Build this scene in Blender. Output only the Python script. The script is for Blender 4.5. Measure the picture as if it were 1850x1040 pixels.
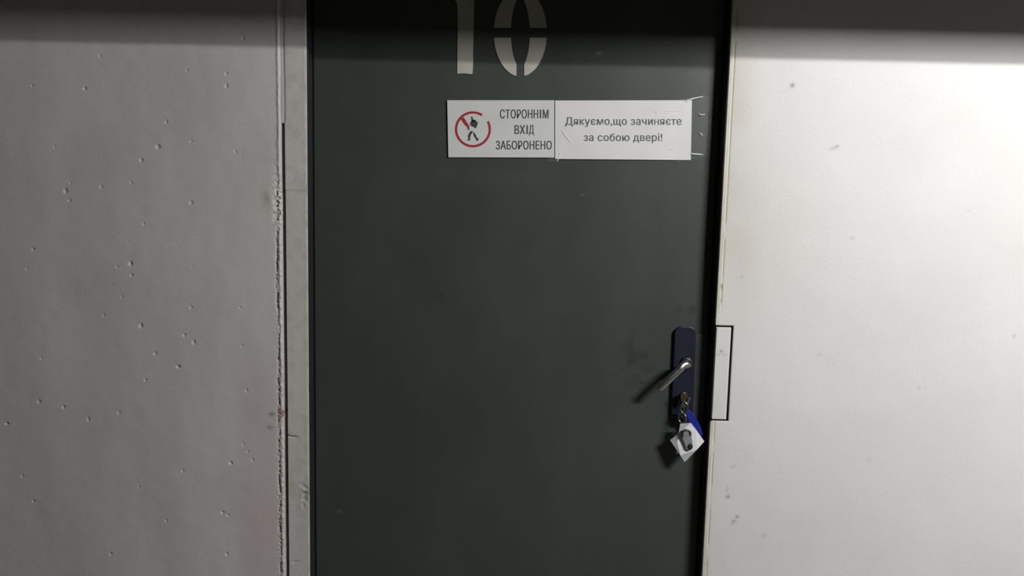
import bpy, bmesh, math, random
import numpy as np
from mathutils import Vector, Matrix

for o in list(bpy.data.objects):
    bpy.data.objects.remove(o)
scene = bpy.context.scene
COL = scene.collection

# ------------------------------------------------------------------ camera
F = 1400.0                       # focal length in pixels of the 1850 x 1040 frame
PITCH = math.radians(6.5)
ROLL = math.radians(1.35)
DIST = 1.68
fwd = np.array([0, math.cos(PITCH), -math.sin(PITCH)])
up0 = np.array([0, math.sin(PITCH), math.cos(PITCH)])
ex = np.array([1.0, 0, 0])
right = math.cos(ROLL) * ex + math.sin(ROLL) * up0
up = -math.sin(ROLL) * ex + math.cos(ROLL) * up0
CAM = np.array([0, 0, 1.21]) - DIST * fwd
cd = bpy.data.cameras.new('camera')
cam = bpy.data.objects.new('camera', cd)
COL.objects.link(cam)
cd.sensor_width = 36
cd.lens = 36 * F / 1850
cd.clip_start = 0.02
M = Matrix([[right[i], up[i], -fwd[i], CAM[i]] for i in range(3)] + [[0, 0, 0, 1]])
cam.matrix_world = M
scene.camera = cam


def W(px, py, y=0.0):
    """pixel -> point on the vertical plane at depth y"""
    d = fwd * F + right * (px - 925) - up * (py - 520)
    t = (y - CAM[1]) / d[1]
    p = CAM + d * t
    return Vector((p[0], y, p[2]))


# ------------------------------------------------------------------ light
world = bpy.data.worlds.new('world')
scene.world = world
world.use_nodes = True
world.node_tree.nodes['Background'].inputs[0].default_value = (0.9, 0.95, 1, 1)
world.node_tree.nodes['Background'].inputs[1].default_value = 0.02
vs = scene.view_settings
vs.view_transform = 'Standard'
vs.look = 'None'
vs.gamma = 1
vs.use_curve_mapping = False
vs.exposure = 0.0

DEP = 0.040                       # how far the door sits behind the wall face
YW = -DEP                         # wall face
Z_LINE = W(925, 95, YW).z         # upper limit of the lamp's light on the wall
LAMP_L = 1.70                     # lamp to wall
SLOPE = 0.37
LAMP_X = 1.60
LAMP_LEN = 0.7
LAMP_Y = YW - LAMP_L
LAMP_Z = Z_LINE + SLOPE * LAMP_L
BEAM_D = 1.25                     # beam edge to wall
LAMP_DIR = Vector((0.0, 1.0, -0.55)).normalized()


def area(name, w, h, loc, power, color=(1, 0.99, 0.97)):
    l = bpy.data.lights.new(name, 'AREA')
    l.shape = 'RECTANGLE'
    l.size = w
    l.size_y = h
    l.energy = power
    l.color = color
    o = bpy.data.objects.new(name, l)
    COL.objects.link(o)
    z = -LAMP_DIR
    x = Vector((1, 0, 0))
    x = (x - z * x.dot(z)).normalized()
    y = z.cross(x)
    m = Matrix((x, y, z)).transposed().to_4x4()
    m.translation = Vector(loc)
    o.matrix_world = m
    return o


# ------------------------------------------------------------------ helpers
def link_mesh(name, me, mat=None, parent=None):
    o = bpy.data.objects.new(name, me)
    COL.objects.link(o)
    if mat:
        me.materials.append(mat)
    if parent:
        o.parent = parent
        o.matrix_parent_inverse = parent.matrix_world.inverted()
    return o


def from_bm(name, bm, mat, parent=None, smooth=False):
    me = bpy.data.meshes.new(name)
    bmesh.ops.recalc_face_normals(bm, faces=bm.faces)
    bm.to_mesh(me)
    bm.free()
    if smooth:
        for p in me.polygons:
            p.use_smooth = True
    return link_mesh(name, me, mat, parent)


def struct(o):
    o['kind'] = 'structure'
    return o


def tag(o, label, cat, group=None):
    o['label'] = label
    o['category'] = cat
    if group:
        o['group'] = group
    return o


def empty(name, loc):
    o = bpy.data.objects.new(name, None)
    COL.objects.link(o)
    o.empty_display_size = 0.02
    o.location = loc
    bpy.context.view_layer.update()
    return o


def box_bm(x0, x1, y0, y1, z0, z1, bevel=0, bm=None):
    bm2 = bmesh.new()
    r = bmesh.ops.create_cube(bm2, size=1)
    for v in bm2.verts:
        v.co = Vector(((x0 + x1) / 2 + v.co.x * (x1 - x0), (y0 + y1) / 2 + v.co.y * (y1 - y0), (z0 + z1) / 2 + v.co.z * (z1 - z0)))
    if bevel:
        bmesh.ops.bevel(bm2, geom=bm2.edges[:], offset=bevel, segments=2, affect='EDGES', profile=0.5)
    if bm is None:
        return bm2
    me = bpy.data.meshes.new('t')
    bm2.to_mesh(me)
    bm2.free()
    bm.from_mesh(me)
    bpy.data.meshes.remove(me)
    return bm


def prism(name, pts, yf, yb, mat, parent=None, smooth=False, bevel=0):
    """flat polygon of pixels at depth yf, extruded back to yb"""
    bm = bmesh.new()
    vs_ = [bm.verts.new(W(p[0], p[1], yf)) for p in pts]
    f = bm.faces.new(vs_)
    r = bmesh.ops.extrude_face_region(bm, geom=[f])
    for v in r['geom']:
        if isinstance(v, bmesh.types.BMVert):
            v.co.y = yb
    if bevel:
        bmesh.ops.bevel(bm, geom=bm.edges[:], offset=bevel, segments=2, affect='EDGES', profile=0.5)
    return from_bm(name, bm, mat, parent, smooth)


def catmull(pts, n=8):
    P = [np.array(p, float) for p in pts]
    P = [2 * P[0] - P[1]] + P + [2 * P[-1] - P[-2]]
    out = []
    for i in range(1, len(P) - 2):
        for k in range(n):
            t = k / n
            a, b, c, d = P[i - 1:i + 3]
            out.append(0.5 * (2 * b + (c - a) * t + (2 * a - 5 * b + 4 * c - d) * t * t + (3 * b - a - 3 * c + d) * t ** 3))
    out.append(P[-2])
    return out


def sweep(name, pts, ra, rb, mat, parent=None, n=14, hint=(0, 1, 0), closed=False):
    """tube along pts; ra/rb half widths (numbers or lists) across the hint direction"""
    bm = bmesh.new()
    pts = [Vector(p) for p in pts]
    N = len(pts)
    A = ra if isinstance(ra, (list, tuple)) else [ra] * N
    B = rb if isinstance(rb, (list, tuple)) else [rb] * N
    rings = []
    hint = Vector(hint)
    for i, p in enumerate(pts):
        if closed:
            t = pts[(i + 1) % N] - pts[i - 1]
        else:
            t = pts[min(i + 1, N - 1)] - pts[max(i - 1, 0)]
        t.normalize()
        h = hint - t * hint.dot(t)
        if h.length < 0.2:
            h = Vector((0.7, 0, 0.7)) - t * Vector((0.7, 0, 0.7)).dot(t)
        h.normalize()
        s = t.cross(h)
        rings.append([bm.verts.new(p + s * A[i] * math.cos(2 * math.pi * k / n) + h * B[i] * math.sin(2 * math.pi * k / n)) for k in range(n)])
    for i in range(N if closed else N - 1):
        a, b = rings[i], rings[(i + 1) % N]
        for k in range(n):
            bm.faces.new((a[k], a[(k + 1) % n], b[(k + 1) % n], b[k]))
    if not closed:
        bm.faces.new(rings[0])
        bm.faces.new(rings[-1][::-1])
    return from_bm(name, bm, mat, parent, True)


# ---- materials
def mat_base(name, color, rough=0.6, metallic=0.0, spec=0.5):
    m = bpy.data.materials.new(name)
    m.use_nodes = True
    b = m.node_tree.nodes['Principled BSDF']
    b.inputs['Base Color'].default_value = (*color, 1)
    b.inputs['Roughness'].default_value = rough
    b.inputs['Metallic'].default_value = metallic
    b.inputs['Specular IOR Level'].default_value = spec
    return m, m.node_tree.nodes, m.node_tree.links, b


def surface(name, c1, c2, scale=(6, 6, 6), rough=0.7, fine=220, fine_amt=0.06, bump=0.15, bump_scale=300,
            stain=False, spec=0.4, metallic=0.0, rough_var=0.0, detail=6):
    m, N, L, b = mat_base(name, c1, rough, metallic, spec)
    tc = N.new('ShaderNodeTexCoord')
    mp = N.new('ShaderNodeMapping')
    mp.inputs['Scale'].default_value = scale
    L.new(tc.outputs['Object'], mp.inputs[0])
    n1 = N.new('ShaderNodeTexNoise')
    n1.inputs['Scale'].default_value = 1
    n1.inputs['Detail'].default_value = detail
    n1.inputs['Roughness'].default_value = 0.6
    L.new(mp.outputs[0], n1.inputs['Vector'])
    cr = N.new('ShaderNodeValToRGB')
    cr.color_ramp.elements[0].position = 0.3
    cr.color_ramp.elements[1].position = 0.7
    cr.color_ramp.elements[0].color = (*c1, 1)
    cr.color_ramp.elements[1].color = (*c2, 1)
    L.new(n1.outputs['Fac'], cr.inputs[0])
    n2 = N.new('ShaderNodeTexNoise')
    n2.inputs['Scale'].default_value = fine
    n2.inputs['Detail'].default_value = 3
    L.new(tc.outputs['Object'], n2.inputs['Vector'])
    mr = N.new('ShaderNodeMapRange')
    mr.inputs[1].default_value = 0.25
    mr.inputs[2].default_value = 0.75
    mr.inputs[3].default_value = 1 - fine_amt
    mr.inputs[4].default_value = 1 + fine_amt
    L.new(n2.outputs['Fac'], mr.inputs[0])
    vm = N.new('ShaderNodeVectorMath')
    vm.operation = 'SCALE'
    L.new(cr.outputs[0], vm.inputs[0])
    L.new(mr.outputs[0], vm.inputs['Scale'])
    src = vm.outputs[0]
    if stain:
        at = N.new('ShaderNodeAttribute')
        at.attribute_name = 'stain'
        mx = N.new('ShaderNodeMix')
        mx.data_type = 'RGBA'
        L.new(at.outputs['Alpha'], mx.inputs[0])
        L.new(src, mx.inputs[6])
        L.new(at.outputs['Color'], mx.inputs[7])
        src = mx.outputs[2]
    L.new(src, b.inputs['Base Color'])
    if rough_var:
        m2 = N.new('ShaderNodeMapRange')
        m2.inputs[3].default_value = rough - rough_var
        m2.inputs[4].default_value = rough + rough_var
        L.new(n1.outputs['Fac'], m2.inputs[0])
        L.new(m2.outputs[0], b.inputs['Roughness'])
    n3 = N.new('ShaderNodeTexNoise')
    n3.inputs['Scale'].default_value = bump_scale
    n3.inputs['Detail'].default_value = 4
    L.new(tc.outputs['Object'], n3.inputs['Vector'])
    bp = N.new('ShaderNodeBump')
    bp.inputs['Strength'].default_value = bump
    bp.inputs['Distance'].default_value = 0.002
    L.new(n3.outputs['Fac'], bp.inputs['Height'])
    L.new(bp.outputs[0], b.inputs['Normal'])
    return m


# value noise in numpy (for relief and stains)
def vnoise(x, z, scale, seed=0):
    rs = np.random.RandomState(seed)
    T = rs.rand(256, 256)
    u, v = x * scale + 1000.3, z * scale + 1000.7
    i, j = np.floor(u).astype(int), np.floor(v).astype(int)
    f, g = u - i, v - j
    f, g = f * f * (3 - 2 * f), g * g * (3 - 2 * g)
    t = lambda a, b: T[a % 256, b % 256]
    return (t(i, j) * (1 - f) + t(i + 1, j) * f) * (1 - g) + (t(i, j + 1) * (1 - f) + t(i + 1, j + 1) * f) * g


def smooth(a, b, x):
    t = np.clip((x - a) / (b - a), 0, 1)
    return t * t * (3 - 2 * t)


def slab(name, xs, zs, y0, yback, mat, disp=None, stain=None, shade_smooth=True, edge=None):
    """solid slab facing -y; its face is a fine grid displaced by disp(x, z) (metres, + is into the slab)"""
    xs, zs = np.array(xs), np.array(zs)
    X, Z = np.meshgrid(xs, zs, indexing='ij')
    Y = np.full_like(X, y0)
    if disp is not None:
        Y = Y + disp(X, Z)
    X2 = X if edge is None else edge(X, Z)
    nx, nz = len(xs), len(zs)
    V = np.stack([X2, Y, Z], -1).reshape(-1, 3)
    idx = np.arange(nx * nz).reshape(nx, nz)
    Q = np.stack([idx[:-1, :-1], idx[1:, :-1], idx[1:, 1:], idx[:-1, 1:]], -1).reshape(-1, 4)
    loop = np.concatenate([idx[:-1, 0], idx[-1, :-1], idx[:0:-1, -1], idx[0, :0:-1]])
    nb = len(loop)
    VB = V[loop].copy()
    VB[:, 1] = yback
    base = len(V)
    a = loop
    a2 = np.roll(loop, -1)
    b = base + np.arange(nb)
    b2 = np.roll(b, -1)
    S = np.stack([a, b, b2, a2], -1)
    verts = np.concatenate([V, VB])
    faces = [tuple(q) for q in Q.tolist()] + [tuple(q) for q in S.tolist()] + [tuple(b[::-1].tolist())]
    me = bpy.data.meshes.new(name)
    me.from_pydata(verts.tolist(), [], faces)
    nq = len(Q)
    sm = np.zeros(len(me.polygons), bool)
    sm[:nq] = shade_smooth
    me.polygons.foreach_set('use_smooth', sm)
    if stain is not None:
        C = np.zeros((len(verts), 4), np.float32)
        C[:base] = stain(X, Z).reshape(-1, 4)
        C[base:] = C[loop]
        at = me.attributes.new('stain', 'FLOAT_COLOR', 'POINT')
        at.data.foreach_set('color', C.ravel())
    return link_mesh(name, me, mat)


def lay(layers, shape):
    """blend (mask, colour) layers into rgba"""
    out = np.zeros(shape + (4,))
    for mk, c in layers:
        mk = np.clip(mk, 0, 1)[..., None]
        a = out[..., 3:4]
        na = mk + a * (1 - mk)
        col = np.where(na > 1e-6, (np.array(c) * mk + out[..., :3] * a * (1 - mk)) / np.maximum(na, 1e-6), 0)
        out = np.concatenate([col, na], -1)
    return out


def axis(*segs):
    """(start, end, step) pieces -> sorted coordinates"""
    r = []
    for s, e, st in segs:
        r.append(np.linspace(s, e, max(2, int(round((e - s) / st)) + 1)))
    r = np.unique(np.round(np.concatenate(r), 6))
    return r


# ------------------------------------------------------------------ materials
MAT_CONC = surface('concrete', (0.64, 0.622, 0.612), (0.74, 0.722, 0.712), (9, 9, 2.2), 0.75, 420, 0.05, 0.25, 500, stain=True, spec=0.3)
MAT_STRIP = surface('plaster_strip', (0.64, 0.632, 0.61), (0.72, 0.712, 0.69), (14, 14, 5), 0.7, 300, 0.04, 0.2, 300, stain=True, spec=0.3)
MAT_PLAIN = surface('joint_plaster', (0.64, 0.632, 0.61), (0.72, 0.712, 0.69), (14, 14, 5), 0.7, 300, 0.04, 0.2, 300, spec=0.3)
MAT_WHITE = surface('white_paint', (0.69, 0.687, 0.678), (0.745, 0.742, 0.735), (4, 4, 5), 0.6, 300, 0.02, 0.12, 260, stain=True, spec=0.35)
MAT_DOOR = surface('door_paint', (0.049, 0.058, 0.053), (0.064, 0.075, 0.069), (5, 5, 3), 0.40, 500, 0.06, 0.10, 700, stain=True, spec=0.45, rough_var=0.06)
MAT_FRAME = surface('frame_paint', (0.020, 0.024, 0.026), (0.028, 0.033, 0.035), (9, 9, 4), 0.55, 300, 0.05, 0.1, 400)
MAT_EDGE = surface('edge_paint', (0.56, 0.54, 0.47), (0.72, 0.70, 0.64), (60, 60, 25), 0.6, 300, 0.08, 0.3, 300)
MAT_DIGIT = surface('digit_paint', (0.46, 0.45, 0.39), (0.55, 0.54, 0.48), (18, 18, 18), 0.6, 500, 0.04, 0.1, 500)
MAT_PAPER = surface('sign_paper', (0.68, 0.695, 0.68), (0.76, 0.77, 0.76), (12, 12, 12), 0.4, 600, 0.02, 0.05, 300, spec=0.5)
MAT_PAPER2 = surface('taped_paper', (0.76, 0.765, 0.765), (0.84, 0.84, 0.84), (12, 12, 12), 0.28, 600, 0.02, 0.06, 120, spec=0.6)
MAT_INK = surface('ink', (0.045, 0.047, 0.05), (0.07, 0.072, 0.075), (60, 60, 60), 0.6, 600, 0.1, 0, 300)
MAT_INK2 = surface('grey_ink', (0.10, 0.10, 0.105), (0.14, 0.14, 0.145), (60, 60, 60), 0.5, 600, 0.1, 0, 300)
MAT_RED = surface('red_ink', (0.36, 0.025, 0.04), (0.44, 0.045, 0.06), (60, 60, 60), 0.5, 600, 0.05, 0, 300)
MAT_PLATE = surface('lock_plastic', (0.010, 0.011, 0.026), (0.014, 0.015, 0.034), (20, 20, 20), 0.42, 500, 0.04, 0.05, 500)
MAT_STEEL = surface('satin_steel', (0.55, 0.55, 0.54), (0.66, 0.66, 0.65), (40, 40, 40), 0.3, 500, 0.05, 0.02, 500, metallic=1.0)
MAT_DSTEEL = surface('dark_steel', (0.10, 0.10, 0.10), (0.16, 0.16, 0.155), (40, 40, 40), 0.4, 500, 0.05, 0.02, 500, metallic=0.8)
MAT_BRASS = surface('tarnished_brass', (0.14, 0.125, 0.06), (0.22, 0.20, 0.10), (60, 60, 60), 0.35, 500, 0.1, 0.05, 500, metallic=0.9)
MAT_BLUE = surface('blue_plastic', (0.015, 0.022, 0.26), (0.022, 0.035, 0.36), (40, 40, 40), 0.35, 500, 0.03, 0, 500)
MAT_TAGP = surface('tag_paper', (0.78, 0.78, 0.82), (0.86, 0.86, 0.89), (40, 40, 40), 0.6, 500, 0.02, 0, 500)
MAT_FOB = surface('grey_fob', (0.22, 0.22, 0.225), (0.30, 0.30, 0.305), (60, 60, 60), 0.4, 500, 0.05, 0, 500)
MAT_BLACK = surface('black_plastic', (0.02, 0.02, 0.022), (0.03, 0.03, 0.032), (60, 60, 60), 0.45, 500, 0.05, 0, 500)
MAT_FLOOR = surface('floor_concrete', (0.16, 0.155, 0.15), (0.21, 0.205, 0.20), (3, 3, 3), 0.7, 200, 0.06, 0.2, 200)
MAT_CEIL = surface('ceiling_concrete', (0.20, 0.19, 0.165), (0.26, 0.25, 0.22), (3, 3, 3), 0.8, 200, 0.06, 0.2, 200)
MAT_ROOM = surface('corridor_paint', (0.20, 0.19, 0.165), (0.26, 0.25, 0.22), (3, 3, 3), 0.75, 200, 0.04, 0.2, 200)
MAT_HOUSE = surface('lamp_housing', (0.70, 0.70, 0.70), (0.75, 0.75, 0.75), (9, 9, 9), 0.5, 200, 0.02, 0, 200)
m_, n_, l_, b_ = mat_base('clear_tape', (0.8, 0.82, 0.82), 0.12, 0, 0.6)
b_.inputs['Alpha'].default_value = 0.05
MAT_TAPE = m_
m_, n_, l_, b_ = mat_base('tape_glint', (0.92, 0.93, 0.93), 0.25)  # pale colour standing in for glints on the tape
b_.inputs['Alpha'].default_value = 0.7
MAT_GLINT = m_
m_, n_, l_, b_ = mat_base('lamp_tube', (0.9, 0.9, 0.9), 0.4)
b_.inputs['Emission Color'].default_value = (1, 0.985, 0.955, 1)
b_.inputs['Emission Strength'].default_value = 3.0
MAT_TUBE = m_

# ------------------------------------------------------------------ setting
Z_TOP = 2.62
OPEN_TOP = 2.08
X_GL = W(510.3, 500, YW).x          # left side of the open joint
X_GR = W(516.8, 500, YW).x        # right side of the open joint
X_SL = W(555.8, 450, YW).x          # door side of the plaster strip
X_R = W(1299.5, 500, YW).x        # corner of the white wall
YB = 0.18
RX0, RX1, RY0 = -2.8, 3.2, -3.6
V0, V1 = W(925, 1075, YW).z, W(925, -40, YW).z     # heights in view


def struct_box(name, x0, x1, y0, y1, z0, z1, mat, parent=None):
    o = from_bm(name, box_bm(x0, x1, y0, y1, z0, z1), mat, parent)
    if not parent:
        struct(o)
    return o


# --- left concrete wall: pits, seam bead and chipped edge are relief in the mesh
rng = np.random.RandomState(7)
PITS = [(153, 160, 4.5), (409, 133, 4), (409, 155, 4), (338, 127, 3), (255, 289, 5), (300, 220, 3.5), (439, 69, 4), (98, 265, 3),
        (180, 100, 3), (58, 155, 3), (285, 265, 6), (425, 274, 3), (345, 255, 3), (183, 337, 4), (237, 330, 3), (60, 450, 4),
        (49, 485, 3), (236, 476, 5), (238, 497, 4), (212, 482, 3.5), (260, 404, 3), (322, 662, 5.5), (280, 638, 4.5), (254, 588, 5),
        (263, 686, 4), (75, 647, 3.5), (350, 618, 4.5), (333, 605, 4), (345, 555, 4), (187, 569, 3), (220, 536, 3), (345, 366, 5),
        (118, 345, 5), (125, 362, 4), (70, 725, 5), (115, 735, 4), (417, 836, 5), (456, 830, 4), (440, 803, 3), (402, 925, 4.5),
        (412, 930, 4), (410, 1000, 4), (60, 905, 4), (215, 745, 4), (160, 757, 4), (12, 765, 5), (433, 555, 3), (445, 705, 3.5),
        (437, 624, 3), (447, 815, 3.5), (300, 940, 3.5), (200, 1000, 4), (40, 860, 4), (330, 850, 3.5), (250, 880, 3), (127, 330, 3)]
PITS += [(rng.uniform(5, 480), rng.uniform(90, 1035), rng.uniform(1.2, 2.4)) for _ in range(70)]
PW = [(W(a, b, YW), r * 0.00070) for a, b, r in PITS]


def near(X, Z, px, py, rx, ry, y=YW):
    c = W(px, py, y)
    return np.exp(-(((X - c.x) / (rx * 0.00118)) ** 2 + ((Z - c.z) / (ry * 0.00118)) ** 2))


PX = 0.00118     # metres per pixel on the wall
z_open = W(511, 222, YW).z


def left_disp(X, Z):
    D = (vnoise(X, Z, 9, 1) - .5) * 0.0022 + (vnoise(X, Z, 40, 2) - .5) * 0.0006
    for i, (c, r) in enumerate(PW):
        m = (np.abs(X - c.x) < r * 3) & (np.abs(Z - c.z) < r * 3)
        if m.any():
            q = ((X[m] - c.x) / r) ** 2 + ((Z[m] - c.z) / (r * (0.8 + 0.6 * (i % 3) / 2))) ** 2
            D[m] += np.exp(-q * q) * min(0.0045, r * ((1.15, .7, .9)[i % 3] if i < 56 else 0.5))
    e = X_GL - X                                     # distance from the joint
    wob = (vnoise(X * 0, Z, 60, 4) - .5) * 3 * PX
    band = np.exp(-((e - 4.0 * PX + wob * .4) / (2.6 * PX)) ** 2)
    D -= band * 0.0022 * (0.6 + 0.6 * vnoise(X, Z, 150, 5))          # painted bead beside the joint
    low = smooth(W(511, 480, YW).z, W(511, 400, YW).z, Z)            # 0 low, 1 high
    crack = np.exp(-((e - 9.5 * PX + wob) / (1.7 * PX)) ** 2) * (1 - low) * smooth(0.45, 0.62, vnoise(X, Z, 380, 6) * .6 + vnoise(X, Z, 45, 7) * .4)
    D += crack * 0.0050
    chip = smooth(20 * PX, 2 * PX, e) * smooth(.35, .6, vnoise(X, Z, 210, 8))
    zone = np.exp(-((Z - W(505, 365, YW).z) / (50 * PX)) ** 2) + .25 * (1 - low)
    D += chip * zone * 0.0065 * (vnoise(X, Z, 330, 9) + .2)
    D -= near(X, Z, 487, 355, 8, 13) * 0.0014
    D += smooth(0, 1, np.clip(1 - e / (2.0 * PX), 0, 1)) * 0.0015 * (0.3 + vnoise(X * 0, Z, 90, 11))
    return D


def left_stain(X, Z):
    e = X_GL - X
    low = smooth(W(511, 700, YW).z, W(511, 500, YW).z, Z)
    pink = smooth(W(405, 500, YW).x, W(450, 500, YW).x, X) * (1 - low) * (0.25 + .5 * vnoise(X, Z, 11, 21))
    wob = (vnoise(X * 0, Z, 60, 4) - .5) * 3 * PX
    bead = np.exp(-((e - 4.2 * PX + wob * .4) / (3.0 * PX)) ** 4) * (.55 + .45 * vnoise(X, Z, 120, 22))
    zone = np.exp(-((Z - W(505, 370, YW).z) / (55 * PX)) ** 2)
    chalk = smooth(30 * PX, 4 * PX, e) * (zone + .15) * smooth(.35, .55, vnoise(X, Z, 190, 23) * .6 + vnoise(X, Z, 60, 28) * .4)
    crack_dark = np.exp(-((e - 9.5 * PX + wob) / (1.6 * PX)) ** 2) * (1 - smooth(W(511, 480, YW).z, W(511, 400, YW).z, Z)) * smooth(0.45, 0.62, vnoise(X, Z, 380, 6) * .6 + vnoise(X, Z, 45, 7) * .4)  # darker tone along the crack
    olive = near(X, Z, 486, 365, 14, 20) * .5 * smooth(.3, .6, vnoise(X, Z, 90, 24))
    red = near(X, Z, 508, 747, 6, 7) * 1.3 * smooth(.35, .55, vnoise(X, Z, 330, 25)) + near(X, Z, 509, 690, 2, 60) * .35 * smooth(.3, .6, vnoise(X, Z, 150, 26))
    dark = near(X, Z, 491, 748, 5, 4) + near(X, Z, 487, 772, 6, 4) * .7
    patches = smooth(.55, .8, vnoise(X, Z, 7, 27)) * .18
    return lay([(patches, (.56, .55, .545)), (pink, (.64, .55, .55)), (olive, (.46, .45, .33)), (bead, (.80, .79, .77)), (chalk, (.76, .75, .72)),
                (crack_dark * .75, (.14, .12, .11)), (red, (.30, .03, .045)), (dark * .7, (.12, .11, .11))], X.shape)


xs = axis((RX0, -1.3, 0.3), (-1.3, X_GL - .05, 0.0018), (X_GL - .05, X_GL, 0.0010))
zs = axis((0, V0, 0.2), (V0, V1, 0.0018), (V1, Z_TOP, 0.2))
wall_left = struct(slab('wall_left', xs, zs, YW, YB, MAT_CONC, left_disp, left_stain))


# --- plaster strip between the joint and the door
def strip_disp(X, Z):
    D = (vnoise(X, Z, 12, 31) - .5) * 0.0016 + (vnoise(X, Z, 70, 32) - .5) * 0.0004
    ze = W(535, 344, YW).z + (X - X_GR) * 0.10 * (1 - (X - X_GR) / .05) + (vnoise(X, Z * 0, 90, 33) - .5) * .003
    D += np.where(Z < ze, 0.0014, 0.0)                # old coat ends in a small step
    cz = W(525, 787, YW).z - (X - X_GR) * 0.12 + (vnoise(X, Z * 0, 200, 34) - .5) * .002
    D += np.exp(-((Z - cz) / .0011) ** 2) * smooth(X_GR + .028, X_GR + .012, X) * .005
    cz = W(530, 1018, YW).z + (X - X_GR) * 0.25
    D += np.exp(-((Z - cz) / .0014) ** 2) * np.exp(-((X - X_GR - .012) / .008) ** 2) * .004
    D += near(X, Z, 551, 893, 9, 20) * smooth(.4, .7, vnoise(X, Z, 160, 35)) * .003
    D += smooth(X_SL - .004, X_SL, X) * .0020 * vnoise(X * 0, Z, 80, 36)
    joint = smooth(z_open - .005, z_open + .01, Z)
    D += np.exp(-((X - X_GR) / .002) ** 2) * joint * .0012
    return D


def strip_stain(X, Z):
    yel = smooth(X_SL - .016, X_SL, X) * (.15 + .3 * vnoise(X, Z, 10, 41))
    bits = near(X, Z, 551, 893, 10, 22) * smooth(.4, .65, vnoise(X, Z, 150, 42))
    cz = W(525, 787, YW).z - (X - X_GR) * 0.12 + (vnoise(X, Z * 0, 200, 34) - .5) * .002
    crack = np.exp(-((Z - cz) / .0013) ** 2) * smooth(X_GR + .030, X_GR + .012, X)
    sm = smooth(.6, .8, vnoise(X, Z, 60, 43)) * .3
    pe = near(X, Z, 526, 875, 6, 20) * .5
    low = smooth(W(530, 340, YW).z, W(530, 350, YW).z, Z) * .15
    return lay([(low, (.5, .49, .44)), (yel, (.55, .55, .40)), (sm, (.5, .5, .48)), (pe, (.62, .50, .38)), (bits * .8, (.33, .33, .32)), (crack * .8, (.12, .12, .11))], X.shape)


xs = axis((X_GR, X_SL, 0.0012))
zs = axis((0, V0, 0.2), (V0, V1, 0.0022), (V1, OPEN_TOP, 0.1))
trim_1 = struct(slab('trim_1', xs, zs, YW, YB, MAT_STRIP, strip_disp, strip_stain))

# filled part of the joint above, open dark joint below
filler = struct_box('joint_filler', X_GL, X_GR, YW + .0012, YB, z_open, OPEN_TOP, MAT_PLAIN, trim_1)
struct_box('joint_back', X_GL, X_GR, YW + .03, YB, 0, z_open, MAT_FRAME, trim_1)

# --- white wall at the right, with a pocket cut for the strike box
NX1 = W(1325.5, 590, YW).x
NZ1 = W(1300, 587.5, YW).z
NZ0 = W(1300, 760, YW).z
RAGM = [(1432, 154, 3.5, 3.5, .8), (1505, 268, 7, 2.2, .35), (1512, 264, 3, 2, .6), (1315, 897, 3.5, 3, .7), (1313, 885, 1.6, 7, .35), (1332, 933, 3, 2.5, .8),
        (1326, 941, 3.5, 2.5, .6), (1323, 946, 3, 3, .3), (1325, 842, 4, 3, .25), (1380, 968, 5, 4, .2), (1540, 430, 4, 3, .2),
        (1660, 700, 4, 3, .18), (1832, 607, 2, 5, .3), (1340, 500, 3, 3, .2), (1480, 640, 3, 2, .25), (1570, 830, 4, 2, .2), (1750, 380, 5, 2, .14)]


def right_disp(X, Z):
    D = (vnoise(X, Z, 5, 51) - .5) * 0.003 + (vnoise(X, Z, 22, 52) - .5) * 0.0005
    D *= smooth(X_R, X_R + .03, X)
    g = np.exp(-((X - X_R - .0068) / .0013) ** 2)
    D += g * .002 * smooth(.25, .5, vnoise(X * 0, Z, 30, 53))         # scored line beside the edge profile
    for zz, xx, r in ((W(1303, 520, YW).z, .004, .006), (W(1300, 545, YW).z, .003, .005), (W(1272, 1018, YW).z, .002, .008)):
        D += np.exp(-((X - X_R - xx) / .0022) ** 2 - ((Z - zz) / r) ** 2) * .004
    ins = np.minimum(np.minimum(NX1 - X, Z - NZ0), NZ1 - Z)
    return np.where(ins > .0006, .03, np.where(ins > .0002, .0012, D))


def right_stain(X, Z):
    top = smooth(W(1300, 620, YW).z, W(1300, 330, YW).z, Z)
    e = X - X_R
    brown = smooth(.085, .0, e) * top * (.15 + .5 * vnoise(X, Z, 14, 61)) * .95
    yel = smooth(.016, .0, e) * (.25 + .5 * vnoise(X, Z, 25, 62))
    beige_patch = near(X, Z, 1400, 430, 60, 120) * .2 + near(X, Z, 1345, 470, 30, 110) * .35  # soft, darker beige patches near the wall corner
    L = [(beige_patch, (.60, .56, .50)), (brown, (.55, .50, .40)), (yel, (.62, .59, .44))]
    for a, b, rx, ry, k in RAGM:
        L.append((near(X, Z, a, b, rx, ry) * k * 1.2, (.22, .21, .20)))
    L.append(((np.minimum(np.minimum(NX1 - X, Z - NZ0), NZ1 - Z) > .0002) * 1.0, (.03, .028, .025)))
    chips = np.zeros_like(X)
    for zz, xx, r in ((W(1303, 520, YW).z, .004, .007), (W(1300, 545, YW).z, .003, .006), (W(1272, 1018, YW).z, .002, .008)):
        chips += np.exp(-((X - X_R - xx) / .0026) ** 2 - ((Z - zz) / r) ** 2)
    L.append((chips * smooth(.3, .5, vnoise(X, Z, 200, 63)) * .9, (.10, .095, .085)))
    return lay(L, X.shape)


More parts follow.
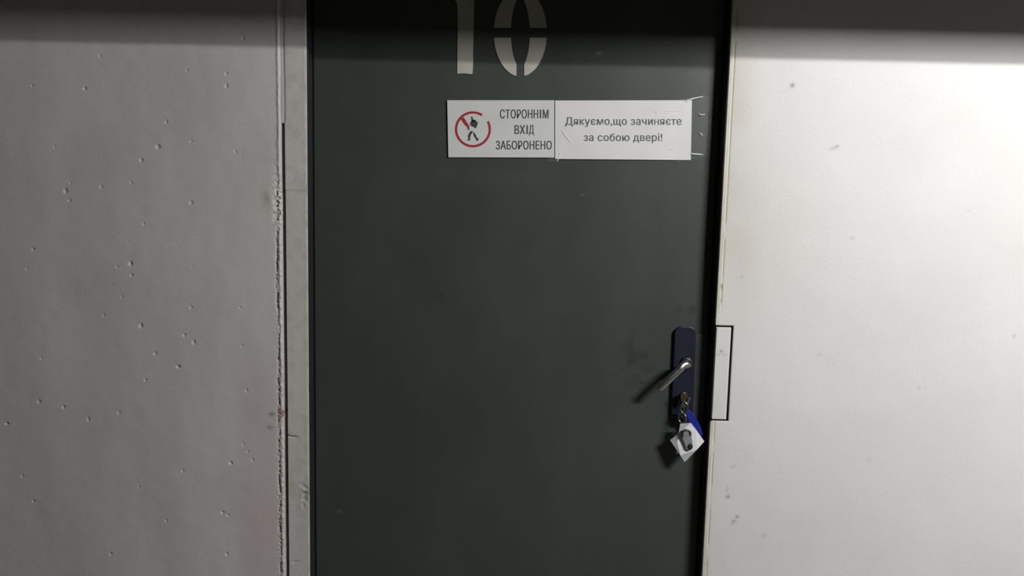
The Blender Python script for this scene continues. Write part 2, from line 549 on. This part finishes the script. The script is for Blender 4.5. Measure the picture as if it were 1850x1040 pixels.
xs = axis((X_R, X_R + .012, 0.0008), (X_R + .012, NX1 - .0008, 0.002), (NX1 - .0008, NX1, .0004), (NX1, 1.3, 0.003), (1.3, RX1, 0.3))
zs = axis((0, V0, 0.2), (V0, NZ0, 0.003), (NZ0, NZ0 + .0008, .0004), (NZ0 + .0008, NZ1 - .0008, .003), (NZ1 - .0008, NZ1, .0004), (NZ1, V1, 0.003), (V1, Z_TOP, 0.2))
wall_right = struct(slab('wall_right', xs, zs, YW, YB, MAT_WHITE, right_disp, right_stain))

# white strike box cover in the pocket
bx0, bx1 = W(1290.5, 650, YW).x + .0004, NX1 - .0050


def cov_disp(X, Z):
    return (vnoise(X, Z, 30, 71) - .5) * .0008 + smooth(bx1 - .002, bx1, X) * .001


def cov_stain(X, Z):
    L = [(near(X, Z, 1303, 634, 3, 3) * .8, (.3, .29, .27)), (near(X, Z, 1297, 640, 4, 3) * .5, (.4, .38, .35)), (near(X, Z, 1309, 641, 3, 2) * .5, (.4, .38, .35)),
         (near(X, Z, 1286, 733, 6, 10) * .35, (.5, .45, .33)), (smooth(bx0 + .006, bx0, X) * .4, (.62, .58, .46))]
    return lay(L, X.shape)


cover = slab('strike_box_cover', axis((X_R + .0002, bx1, .0015)), axis((NZ0 + .0036, NZ1 - .0042, .002)), YW - .0006, YW + .0298, MAT_WHITE, cov_disp, cov_stain)
cover.parent = wall_right
cover['label'] = 'white rectangular cover let into the wall with a dark gap round it'

# painted steel edge profile along the white wall's corner, broken at the strike box
for a, b in ((0.0, NZ0 - .001), (NZ1 + .001, OPEN_TOP)):
    zz = np.linspace(a, b, max(8, int((b - a) / .012)))
    bm = bmesh.new()
    prev = None
    for z in zz:
        n = (float(vnoise(np.array([0.]), np.array([z]), 40, 81)[0]) - .5) * .0016
        ring = [bm.verts.new((X_R - .0022, YW + .010, z)), bm.verts.new((X_R - .0022, YW - .0012 + abs(n) * .3, z)),
                bm.verts.new((X_R + .0038 + n, YW - .0014, z)), bm.verts.new((X_R + .0044 + n, YW + .003, z))]
        if prev:
            for k in range(3):
                bm.faces.new((prev[k], prev[k + 1], ring[k + 1], ring[k]))
        prev = ring
    from_bm('edge_profile', bm, MAT_EDGE, wall_right)

# --- lintel, floor, ceiling with downstand beam, far walls of the corridor
struct(from_bm('trim_2', box_bm(X_GL, X_R, YW, YB, OPEN_TOP, Z_TOP), MAT_PLAIN))
struct_box('floor', RX0, RX1, RY0, YB, -0.12, 0, MAT_FLOOR)
ceiling = struct_box('ceiling', RX0, RX1, RY0, YB, Z_TOP, Z_TOP + .12, MAT_CEIL)
bz = Z_LINE + SLOPE * BEAM_D
beam = struct_box('ceiling_beam', RX0, RX1, YW - BEAM_D, YW - BEAM_D + .22, bz, Z_TOP, MAT_CEIL, ceiling)
struct_box('wall_rear', RX0, RX1, RY0 - .12, RY0, 0, Z_TOP, MAT_ROOM)
struct_box('wall_side_left', RX0 - .12, RX0, RY0, YB, 0, Z_TOP, MAT_ROOM)
struct_box('wall_side_right', RX1, RX1 + .12, RY0, YB, 0, Z_TOP, MAT_ROOM)
struct_box('wall_behind_door', X_SL - .2, X_R + .2, YB, YB + .05, 0, Z_TOP, MAT_ROOM)

# ------------------------------------------------------------------ door
DX0, DX1 = X_SL + .0030, X_R - .0058


def door_disp(X, Z):
    return (vnoise(X, Z, 4, 91) - .5) * .0016 + (vnoise(X, Z, 13, 92) - .5) * .0003


def door_stain(X, Z):
    n = vnoise(X, Z, 60, 95)
    L = [(smooth(.5, .8, vnoise(X, Z, 9, 93)) * .25, (.058, .060, .056))]
    L.append((near(X, Z, 1150, 650, 45, 55, 0) * smooth(.45, .7, n) * .6, (.035, .035, .033)))
    L.append((near(X, Z, 800, 530, 25, 20, 0) * smooth(.4, .7, n) * .5, (.040, .042, .040)))
    L.append((near(X, Z, 1245, 560, 25, 14, 0) * smooth(.45, .7, n) * .6, (.03, .03, .03)))
    a, b = W(757, 300, 0), W(1012, 338, 0)
    old = smooth(a.x, a.x + .004, X) * smooth(b.x, b.x - .004, X) * smooth(a.z, a.z - .004, Z) * smooth(b.z, b.z + .004, Z)
    L.append((old * (.2 + .4 * vnoise(X, Z, 30, 96)), (.072, .074, .066)))
    L.append((near(X, Z, 612, 924, 6, 1.6, 0) * .6, (.25, .26, .26)))
    L.append((near(X, Z, 1082, 96, 5, 3, 0) * .7, (.22, .22, .20)))
    L.append((near(X, Z, 1053, 352, 3, 2, 0) * .3, (.2, .2, .2)))
    L.append((near(X, Z, 1160, 690, 3, 3, 0) * .6, (.02, .02, .02)))
    return lay(L, X.shape)


zs = axis((.012, V0, .3), (V0, V1, .004), (V1, 2.035, .05))
door = struct(slab('door_1', axis((DX0, DX1, .004)), zs, 0.0, .05, MAT_DOOR, door_disp, door_stain))

fr = bmesh.new()
box_bm(X_SL + .0004, X_SL + .0016, YW + .003, .12, 0.0, OPEN_TOP - .001, 0, fr)
box_bm(X_R - .0042, X_R - .0004, YW + .0105, .12, 0.0, OPEN_TOP - .001, 0, fr)
box_bm(X_SL + .0042, X_R - .0042, YW + .003, .12, OPEN_TOP - .006, OPEN_TOP - .001, 0, fr)
box_bm(X_SL + .0042, X_SL + .03, .056, .12, 0.0, OPEN_TOP - .007, 0, fr)
box_bm(X_R - .03, X_R - .0044, .056, .12, 0.0, OPEN_TOP - .007, 0, fr)
box_bm(X_SL + .0302, X_R - .0302, .056, .12, OPEN_TOP - .04, OPEN_TOP - .007, 0, fr)
from_bm('door_frame', fr, MAT_FRAME, door)

# painted stencil number 10
num1 = [(826, 133), (840, 132.5), (853.5, 134), (854.5, 120), (855, 80), (856, 30), (857.5, -20), (836, -21), (816, -14), (813, -7), (822, -2), (826, 8), (827, 30), (826.5, 80)]
prism('painted_digit', num1, -.0011, .0, MAT_DIGIT, door)['label'] = 'cream stencilled digit 1'
zero = bmesh.new()
cx, cy, A, B, a_, b_i = 940.0, 59.0, 48.0, 79.0, 17.0, 62.0
for sx in (-1, 1):
    for sy in (-1, 1):
        t0 = math.asin(9 / B)
        outer = [(cx + sx * A * math.cos(t), cy + sy * B * math.sin(t)) for t in np.linspace(t0, math.acos(7 / A), 16)]
        t1 = math.asin(9 / b_i)
        inner = [(cx + sx * a_ * math.cos(t), cy + sy * b_i * math.sin(t)) for t in np.linspace(math.acos(7 / a_), t1, 12)]
        pts = outer + inner
        vv = [zero.verts.new(W(p[0], p[1], -.0011)) for p in pts]
        f = zero.faces.new(vv)
        r = bmesh.ops.extrude_face_region(zero, geom=[f])
        for v in r['geom']:
            if isinstance(v, bmesh.types.BMVert):
                v.co.y = 0.0
z0 = from_bm('painted_digit', zero, MAT_DIGIT, door)
z0['label'] = 'cream stencilled digit 0'

# lock plate, lever handle, lock cylinder
YP = -.010


def rounded_px(x0t, x0b, x1t, x1b, yt, yb, r, n=6):
    pts = []
    for (cx_, cy_, s) in (((x0t + r), yt + r, 180), ((x1t - r), yt + r, 270), ((x1b - r), yb - r, 0), ((x0b + r), yb - r, 90)):
        for k in range(n + 1):
            a = math.radians(s + 90 * k / n)
            pts.append((cx_ + r * math.cos(a), cy_ + r * math.sin(a)))
    return pts


plate = prism('lock_plate', rounded_px(1219, 1212.5, 1258, 1252, 590, 765, 13), YP, .0, MAT_PLATE, door, bevel=.0016)
plate['label'] = 'dark navy lock plate with rounded ends'
piv = W(1240, 655, YP)
hn = sweep('lever_handle', catmull([(piv.x, YP + .001, piv.z), (piv.x, -.034, piv.z), W(1236, 659, -.049), W(1226, 669, -.054), W(1206, 688, -.055), W(1189, 704, -.052)], 7),
           [.0095] * 7 + [.0095] * 7 + [.0085] * 7 + [.0080] * 7 + [.0085] * 7 + [.0062],
           [.0095] * 7 + [.0090] * 7 + [.0068] * 7 + [.0060] * 7 + [.0055] * 7 + [.0035], MAT_STEEL, door, 16)
hn['label'] = 'satin steel lever drooping down to the left'
col_c = [(piv.x, YP + .0005, piv.z), (piv.x, YP - .004, piv.z), (piv.x, YP - .006, piv.z)]
sweep('handle_collar', col_c, [.0135, .0135, .0115], [.0135, .0135, .0115], MAT_PLATE, plate, 24, hint=(0, 0, 1))
kc = W(1235, 716, YP)
# euro profile cylinder
pts = []
for k in range(19):
    a = math.radians(-65 + 310 * k / 18)
    pts.append((kc.x + .0085 * math.cos(a), kc.z + .0085 * math.sin(a)))
for k in range(9):
    a = math.radians(180 + 180 * k / 8)
    pts.append((kc.x + .0048 * math.cos(a), kc.z - .0205 + .0048 * math.sin(a)))
bm = bmesh.new()
f = bm.faces.new([bm.verts.new((p[0], YP - .004, p[1])) for p in pts])
r = bmesh.ops.extrude_face_region(bm, geom=[f])
for v in r['geom']:
    if isinstance(v, bmesh.types.BMVert):
        v.co.y = YP + .001
from_bm('lock_cylinder', bm, MAT_DSTEEL, door)

# ------------------------------------------------------------------ signs
def bilin(c, u, v):
    (tl, tr, br, bl) = c
    return ((tl[0] * (1 - u) + tr[0] * u) * (1 - v) + (bl[0] * (1 - u) + br[0] * u) * v,
            (tl[1] * (1 - u) + tr[1] * u) * (1 - v) + (bl[1] * (1 - u) + br[1] * u) * v)


def sheet(name, corners, yf, yb, mat, parent, nu=2, nv=2, wave=0.0, seed=1):
    bm = bmesh.new()
    G = []
    for i in range(nu):
        row = []
        for j in range(nv):
            u, v = i / (nu - 1), j / (nv - 1)
            px, py = bilin(corners, u, v)
            p = W(px, py, yf)
            if wave:
                ed = 1.0
                p.y -= wave * ed * float(vnoise(np.array([u * 2]), np.array([v * .8]), 3.1, seed)[0])
            row.append(bm.verts.new(p))
        G.append(row)
    for i in range(nu - 1):
        for j in range(nv - 1):
            bm.faces.new((G[i][j], G[i][j + 1], G[i + 1][j + 1], G[i + 1][j]))
    bnd = [e for e in bm.edges if e.is_boundary]
    r = bmesh.ops.extrude_edge_only(bm, edges=bnd)
    nv_ = [g for g in r['geom'] if isinstance(g, bmesh.types.BMVert)]
    for v in nv_:
        v.co.y = yb
    ne = [g for g in r['geom'] if isinstance(g, bmesh.types.BMEdge) and all(v in nv_ for v in g.verts)]
    bmesh.ops.contextual_create(bm, geom=ne)
    return from_bm(name, bm, mat, parent, smooth=False)


def text_mesh(body, bold):
    c = bpy.data.curves.new('lettering', 'FONT')
    c.body = body
    c.size = 10
    c.space_character = 1.06
    c.offset = bold
    c.dimensions = '2D'
    c.fill_mode = 'FRONT'
    c.resolution_u = 4
    o = bpy.data.objects.new('lettering', c)
    COL.objects.link(o)
    dg = bpy.context.evaluated_depsgraph_get()
    dg.update()
    me = bpy.data.meshes.new_from_object(o.evaluated_get(dg))
    bpy.data.objects.remove(o)
    bpy.data.curves.remove(c)
    return me


def lettering(name, body, box, y, mat, parent, bold=0.012, slope=0.0, surf=None):
    """box = pixel x0, y0, x1, y1 of the ink"""
    parts = []
    for i, ch in enumerate(body):
        if ch == ' ':
            continue
        xe = max(v.co.x for v in text_mesh(body[:i + 1], 0.0).vertices)
        m1 = text_mesh(ch, 0.0)
        if ch == 'н':                       # drawn from the capital, fitted to the small letter
            lo_, hi_ = [[f(v.co[k] for v in m1.vertices) for k in (0, 1)] for f in (min, max)]
            m1 = text_mesh('Н', 0.0)
            l2, h2 = [[f(v.co[k] for v in m1.vertices) for k in (0, 1)] for f in (min, max)]
            for v in m1.vertices:
                for k in (0, 1):
                    v.co[k] = lo_[k] + (v.co[k] - l2[k]) * (hi_[k] - lo_[k]) / (h2[k] - l2[k])
        dx = xe - max(v.co.x for v in m1.vertices)
        for v in m1.vertices:
            v.co.x += dx
        parts.append(m1)
    bj = bmesh.new()
    for m1 in parts:
        bj.from_mesh(m1)
    me = bpy.data.meshes.new(name)
    bj.to_mesh(me)
    bj.free()
    bmx = bmesh.new()
    for k in (-1, 0, 1):
        n0 = len(bmx.verts)
        bmx.from_mesh(me)
        bmx.verts.ensure_lookup_table()
        for v in bmx.verts[n0:]:
            v.co.x += k * bold * 10
            v.co.z = k * 1.0
    bmx.to_mesh(me)
    bmx.free()
    n = len(me.vertices)
    co = np.zeros(n * 3)
    me.vertices.foreach_get('co', co)
    co = co.reshape(-1, 3)
    lo, hi = co.min(0), co.max(0)
    out = []
    for q in co:
        u = (q[0] - lo[0]) / (hi[0] - lo[0])
        v = (hi[1] - q[1]) / (hi[1] - lo[1])
        px = box[0] + u * (box[2] - box[0])
        py = box[1] + v * (box[3] - box[1]) + slope * (px - box[0])
        yy = surf(px, py) if surf else y
        out.append(W(px, py, yy - q[2] * .00003))
    me.vertices.foreach_set('co', np.array(out).ravel())
    me.update()
    me.materials.clear()
    o = link_mesh(name, me, mat, parent)
    bpy.context.view_layer.update()
    md = bmesh.new()
    md.from_mesh(me)
    bmesh.ops.recalc_face_normals(md, faces=md.faces)
    if md.faces and sum(f.normal.y * f.calc_area() for f in md.faces) > 0:
        bmesh.ops.reverse_faces(md, faces=md.faces)
    md.to_mesh(me)
    md.free()
    o['label'] = 'printed words ' + body
    return o


def flat(name, polys, y, mat, parent):
    bm = bmesh.new()
    for pts in polys:
        f = bm.faces.new([bm.verts.new(W(p[0], p[1], y)) for p in pts])
        f.normal_update()
        if f.normal.y > 0:
            f.normal_flip()
    me = bpy.data.meshes.new(name)
    bm.to_mesh(me)
    bm.free()
    return link_mesh(name, me, mat, parent)


S1 = [(808, 181), (1001.5, 181), (1001.5, 284.5), (810, 284)]
sg = empty('warning_sign', W(905, 284, 0))
tag(sg, 'white no entry sign with red ring and walking figure stuck on the dark door', 'sign')
sheet('sign_board', S1, -.0036, -.0012, MAT_PAPER, sg)
YS = -.00372
lettering('printed_text', 'СТОРОНН', (903, 197.5, 972.5, 214), YS, MAT_INK, sg, .030)
lettering('printed_text', 'М', (980.5, 197.8, 991, 213.8), YS, MAT_INK, sg, .030)
lettering('printed_text', 'ВХ', (929.5, 226, 948.7, 242), YS, MAT_INK, sg, .030)
lettering('printed_text', 'Д', (955.5, 226, 964.5, 244.5), YS, MAT_INK, sg, .030)
for a, b in ((975.2, 197.8), (951, 226)):
    flat('printed_letter', [[(a, b), (a + 2.6, b), (a + 2.6, b + 16), (a, b + 16)]], YS, MAT_INK, sg)
lettering('printed_text', 'ЗАБОРОНЕНО', (895.5, 254, 997, 270), YS, MAT_INK, sg, .030)


def arc_band(cx, cy, r0, r1, a0, a1, n=40):
    out = []
    for k in range(n):
        p, q = math.radians(a0 + (a1 - a0) * k / n), math.radians(a0 + (a1 - a0) * (k + 1) / n)
        out.append([(cx + r0 * math.cos(p), cy - r0 * math.sin(p)), (cx + r1 * math.cos(p), cy - r1 * math.sin(p)),
                    (cx + r1 * math.cos(q), cy - r1 * math.sin(q)), (cx + r0 * math.cos(q), cy - r0 * math.sin(q))])
    return out


RC = (854.3, 233.5)
ring = arc_band(*RC, 28.3, 32.6, 57, 332, 60) + arc_band(*RC, 28.3, 32.6, -28, 28, 16)
slash = [[(832.0, 215.0), (837.5, 211.5), (849.0, 229.0), (846.5, 231.0), (840.0, 226.5)]]
flat('red_ring', ring + slash, YS, MAT_RED, sg)
fig = [
    [(851, 211), (853.5, 210), (855, 216), (857, 217), (856.5, 220), (852, 220)],
    [(850.5, 219.5), (857, 215.5), (860.5, 218), (863.5, 222), (862, 227), (859.5, 232), (855, 229), (850.5, 227), (849.0, 223)],
    [(843.5, 229.5), (845, 228.5), (848.5, 233.5), (846.5, 235.5)],
    [(851.5, 236), (855, 237.5), (851, 243), (849.5, 248), (849.3, 253.5), (844.8, 254), (844.5, 252.3), (846, 251), (845.5, 245), (847.5, 240)],
    [(855, 238.5), (858, 240.5), (861.5, 248), (865, 251.5), (864.5, 253.5), (861, 254.5), (859.8, 251), (855.5, 244.5)]]
flat('walking_figure', fig, YS - .0002, MAT_INK, sg)

S2 = [(1003, 181.5), (1250, 181), (1248, 289), (1003, 287)]
s2 = empty('paper_notice', W(1125, 288, 0))
tag(s2, 'white paper notice under clear tape stuck beside the no entry sign', 'notice')
sheet('paper', S2, -.0026, -.0014, MAT_PAPER2, s2, 60, 28, .0008, 5)


def on_paper(px, py):
    u, v = (px - 1003) / 246, (py - 181.3) / 106.7
    return -.0026 - .0008 * float(vnoise(np.array([u * 2]), np.array([v * .8]), 3.1, 5)[0]) - .00016



lettering('printed_text', 'Дякуємо,що зачиняєте', (1021, 211.5, 1231.5, 229.5), -.0036, MAT_INK2, s2, .022, surf=on_paper)
lettering('printed_text', 'за собою двері!', (1054.5, 240.5, 1196.5, 258.5), -.0036, MAT_INK2, s2, .022, surf=on_paper)


def crease_tape(name, corners, y, amp, seed, parent, nu=60, nv=30):
    bm = bmesh.new()
    G = []
    for i in range(nu):
        row = []
        for j in range(nv):
            u, v = i / (nu - 1), j / (nv - 1)
            px, py = bilin(corners, u, v)
            if i in (0, nu - 1):
                px += (float(vnoise(np.array([v * 8.0]), np.array([i * 1.]), 1, seed)[0]) - .5) * 4
            p = W(px, py, y)
            n = float(vnoise(np.array([px]), np.array([py * .5]), .09, seed)[0])
            n2 = float(vnoise(np.array([px * .4]), np.array([py]), .30, seed + 1)[0])
            p.y -= amp * (n * .6 + max(0, n2 - .55) * 1.2)
            row.append(bm.verts.new(p))
        G.append(row)
    for i in range(nu - 1):
        for j in range(nv - 1):
            bm.faces.new((G[i][j], G[i][j + 1], G[i + 1][j + 1], G[i + 1][j]))
    me = bpy.data.meshes.new(name)
    bm.to_mesh(me)
    bm.free()
    for p in me.polygons:
        p.use_smooth = True
    o = link_mesh(name, me, MAT_TAPE, parent)
    o['label'] = 'clear creased adhesive tape'
    return o


crease_tape('tape', [(1226, 179), (1282, 173), (1274, 282), (1224, 293)], -.0050, .0012, 12, s2, 50, 70)
crease_tape('tape', [(992, 262), (1012, 262), (1010, 293), (992, 291)], -.0045, .0012, 16, s2, 20, 26)

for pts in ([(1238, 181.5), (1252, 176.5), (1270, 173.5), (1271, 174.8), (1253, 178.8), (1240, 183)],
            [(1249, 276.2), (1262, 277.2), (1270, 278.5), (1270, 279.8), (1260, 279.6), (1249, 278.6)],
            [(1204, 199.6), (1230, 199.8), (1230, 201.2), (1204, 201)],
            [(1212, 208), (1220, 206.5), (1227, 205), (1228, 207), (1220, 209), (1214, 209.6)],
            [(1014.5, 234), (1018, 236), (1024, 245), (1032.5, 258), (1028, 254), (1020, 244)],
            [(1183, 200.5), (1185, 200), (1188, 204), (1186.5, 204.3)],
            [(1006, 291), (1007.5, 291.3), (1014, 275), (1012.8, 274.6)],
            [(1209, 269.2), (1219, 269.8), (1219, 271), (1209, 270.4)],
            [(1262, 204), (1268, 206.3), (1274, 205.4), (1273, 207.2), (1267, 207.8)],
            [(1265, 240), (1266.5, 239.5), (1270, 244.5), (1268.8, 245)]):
    flat('tape_glint', [pts], -.0053 if pts[1][0] > 1245 else -.0041, MAT_GLINT, s2)  # glints along the tape creases, painted as pale flat strips

# ------------------------------------------------------------------ keys hanging in the lock
ky = empty('key_bunch', W(1236, 760, -.03))
tag(ky, 'key in the door lock with blue tag, white paper tag and grey fob hanging', 'keys')
YK = -.032
bm = bmesh.new()
kx = W(1235, 716, YK)
# blade into the cylinder, flat bow outside
box_bm(kx.x - .0011, kx.x + .0011, YK + .004, YP - .0042, kx.z - .0036, kx.z + .0036, .0004, bm)
key = from_bm('key', bm, MAT_BRASS, ky)
bow = []
for k in range(20):
    a = 2 * math.pi * k / 20
    bow.append((1235.5 + 6.3 * math.cos(a), 718 + 9.5 * math.sin(a)))
prism('key_bow', bow, YK - .001, YK + .0055, MAT_BRASS, key, bevel=.0006)
k2 = prism('spare_key', [(1240.5, 729), (1244, 718), (1247, 717), (1248.5, 720), (1246, 723), (1243.5, 731)], YK - .006, YK - .0042, MAT_STEEL, ky, bevel=.0003)
rc = W(1236, 736, YK - .003)
ringpts = [(rc.x + .0095 * math.cos(t) * .75, rc.y - .003 * math.cos(t), rc.z + .0125 * math.sin(t)) for t in np.linspace(0, 2 * math.pi, 33)[:-1]]
sweep('key_ring', ringpts, .0011, .0011, MAT_STEEL, ky, 8, closed=True)
rc2 = W(1233, 755, YK - .004)
ringpts = [(rc2.x + .0075 * math.cos(t), rc2.y - .004 * math.cos(t), rc2.z + .0105 * math.sin(t)) for t in np.linspace(0, 2 * math.pi, 33)[:-1]]
sweep('key_ring', ringpts, .0010, .0010, MAT_STEEL, ky, 8, closed=True)
prism('black_link', [(1231, 741), (1239, 739), (1246, 749), (1243, 757), (1236, 760), (1230, 752)], YK - .002, YK + .002, MAT_BLACK, ky, bevel=.0008)
prism('blue_tag', [(1240, 741), (1245, 740.5), (1255, 751), (1265, 769), (1270, 784), (1266, 789), (1259, 781), (1248, 765), (1240, 750)], YK - .004, YK - .0005, MAT_BLUE, ky, bevel=.0009)['label'] = 'long blue plastic tag'
# folded white tag: two leaves
bm = bmesh.new()
leaf = lambda pts: [bm.verts.new(W(p[0], p[1], YK + p[2])) for p in pts]
bm.faces.new(leaf([(1229, 765, -.007), (1248, 763.5, -.0075), (1257, 775, -.010), (1272.5, 797, -.008), (1259, 812, -.0115), (1237, 834.5, -.008), (1229, 822, -.010), (1223, 800, -.009), (1226, 783, -.0075)]))
bm.faces.new(leaf([(1226, 783, -.0070), (1223, 800, -.0085), (1229, 822, -.0095), (1222, 811, -.0035), (1210.5, 794.5, -.0015)]))
bmesh.ops.solidify(bm, geom=bm.faces[:], thickness=.0005)
from_bm('paper_tag', bm, MAT_TAGP, ky)['label'] = 'folded white paper tag'
prism('tag_corner', [(1224, 810), (1228, 819), (1221, 819.5)], YK - .002, YK - .0014, MAT_TAGP, ky)
# grey fob lying on the paper
fob = prism('key_fob', [(1232, 790), (1231, 782), (1234, 776.5), (1240, 774.5), (1246, 776), (1249, 781), (1250, 790), (1252, 806), (1250, 812), (1245, 814), (1240, 811), (1236, 800)],
            YK - .0165, YK - .0125, MAT_FOB, ky, bevel=.0011)
fob['label'] = 'grey plastic entry fob'
sweep('fob_loop', [W(1233, 789, YK - .0172)] + [W(1240.5 + 7.2 * math.cos(t), 783.5 - 7 * math.sin(t), YK - .0172) for t in np.linspace(math.pi, 0, 12)] + [W(1247, 786, YK - .0172)],
      .0022, .0012, MAT_DSTEEL, fob, 8)
bt = W(1247, 806, YK - .0166)
sweep('fob_contact', [(bt.x, bt.y + .0005, bt.z), (bt.x, bt.y - .002, bt.z), (bt.x, bt.y - .0026, bt.z)], [.0052, .0052, .0040], [.0066, .0066, .005], MAT_BLACK, fob, 20, hint=(0, 0, 1))

# ------------------------------------------------------------------ corridor lamp (out of the picture, on the ceiling behind the beam)
lamp = empty('ceiling_lamp', (LAMP_X, LAMP_Y - .05, Z_TOP))
tag(lamp, 'white strip lamp fixed to the ceiling behind the beam', 'lamp')
lz = -LAMP_DIR
from_bm('lamp_housing', box_bm(LAMP_X - .38, LAMP_X + .38, LAMP_Y - .10, LAMP_Y - .03, LAMP_Z - .045, Z_TOP, .004), MAT_HOUSE, lamp)
tz = LAMP_Z - .022
tube = sweep('lamp_tube', [(LAMP_X - LAMP_LEN / 2, LAMP_Y - .016, tz), (LAMP_X + LAMP_LEN / 2, LAMP_Y - .016, tz)], .012, .012, MAT_TUBE, lamp, 16)
P_NARROW, P_WIDE = 29.5, 42.5
for nm, h, zc, pw in (('tube_light', .003, LAMP_Z, P_NARROW), ('reflector_light', .035, LAMP_Z - .0148, P_WIDE)):
    l = area(nm, LAMP_LEN, h, (LAMP_X, LAMP_Y, zc), pw)
    mw = l.matrix_world.copy()
    l.parent = lamp
    l.matrix_parent_inverse = lamp.matrix_world.inverted()
    l.matrix_world = mw
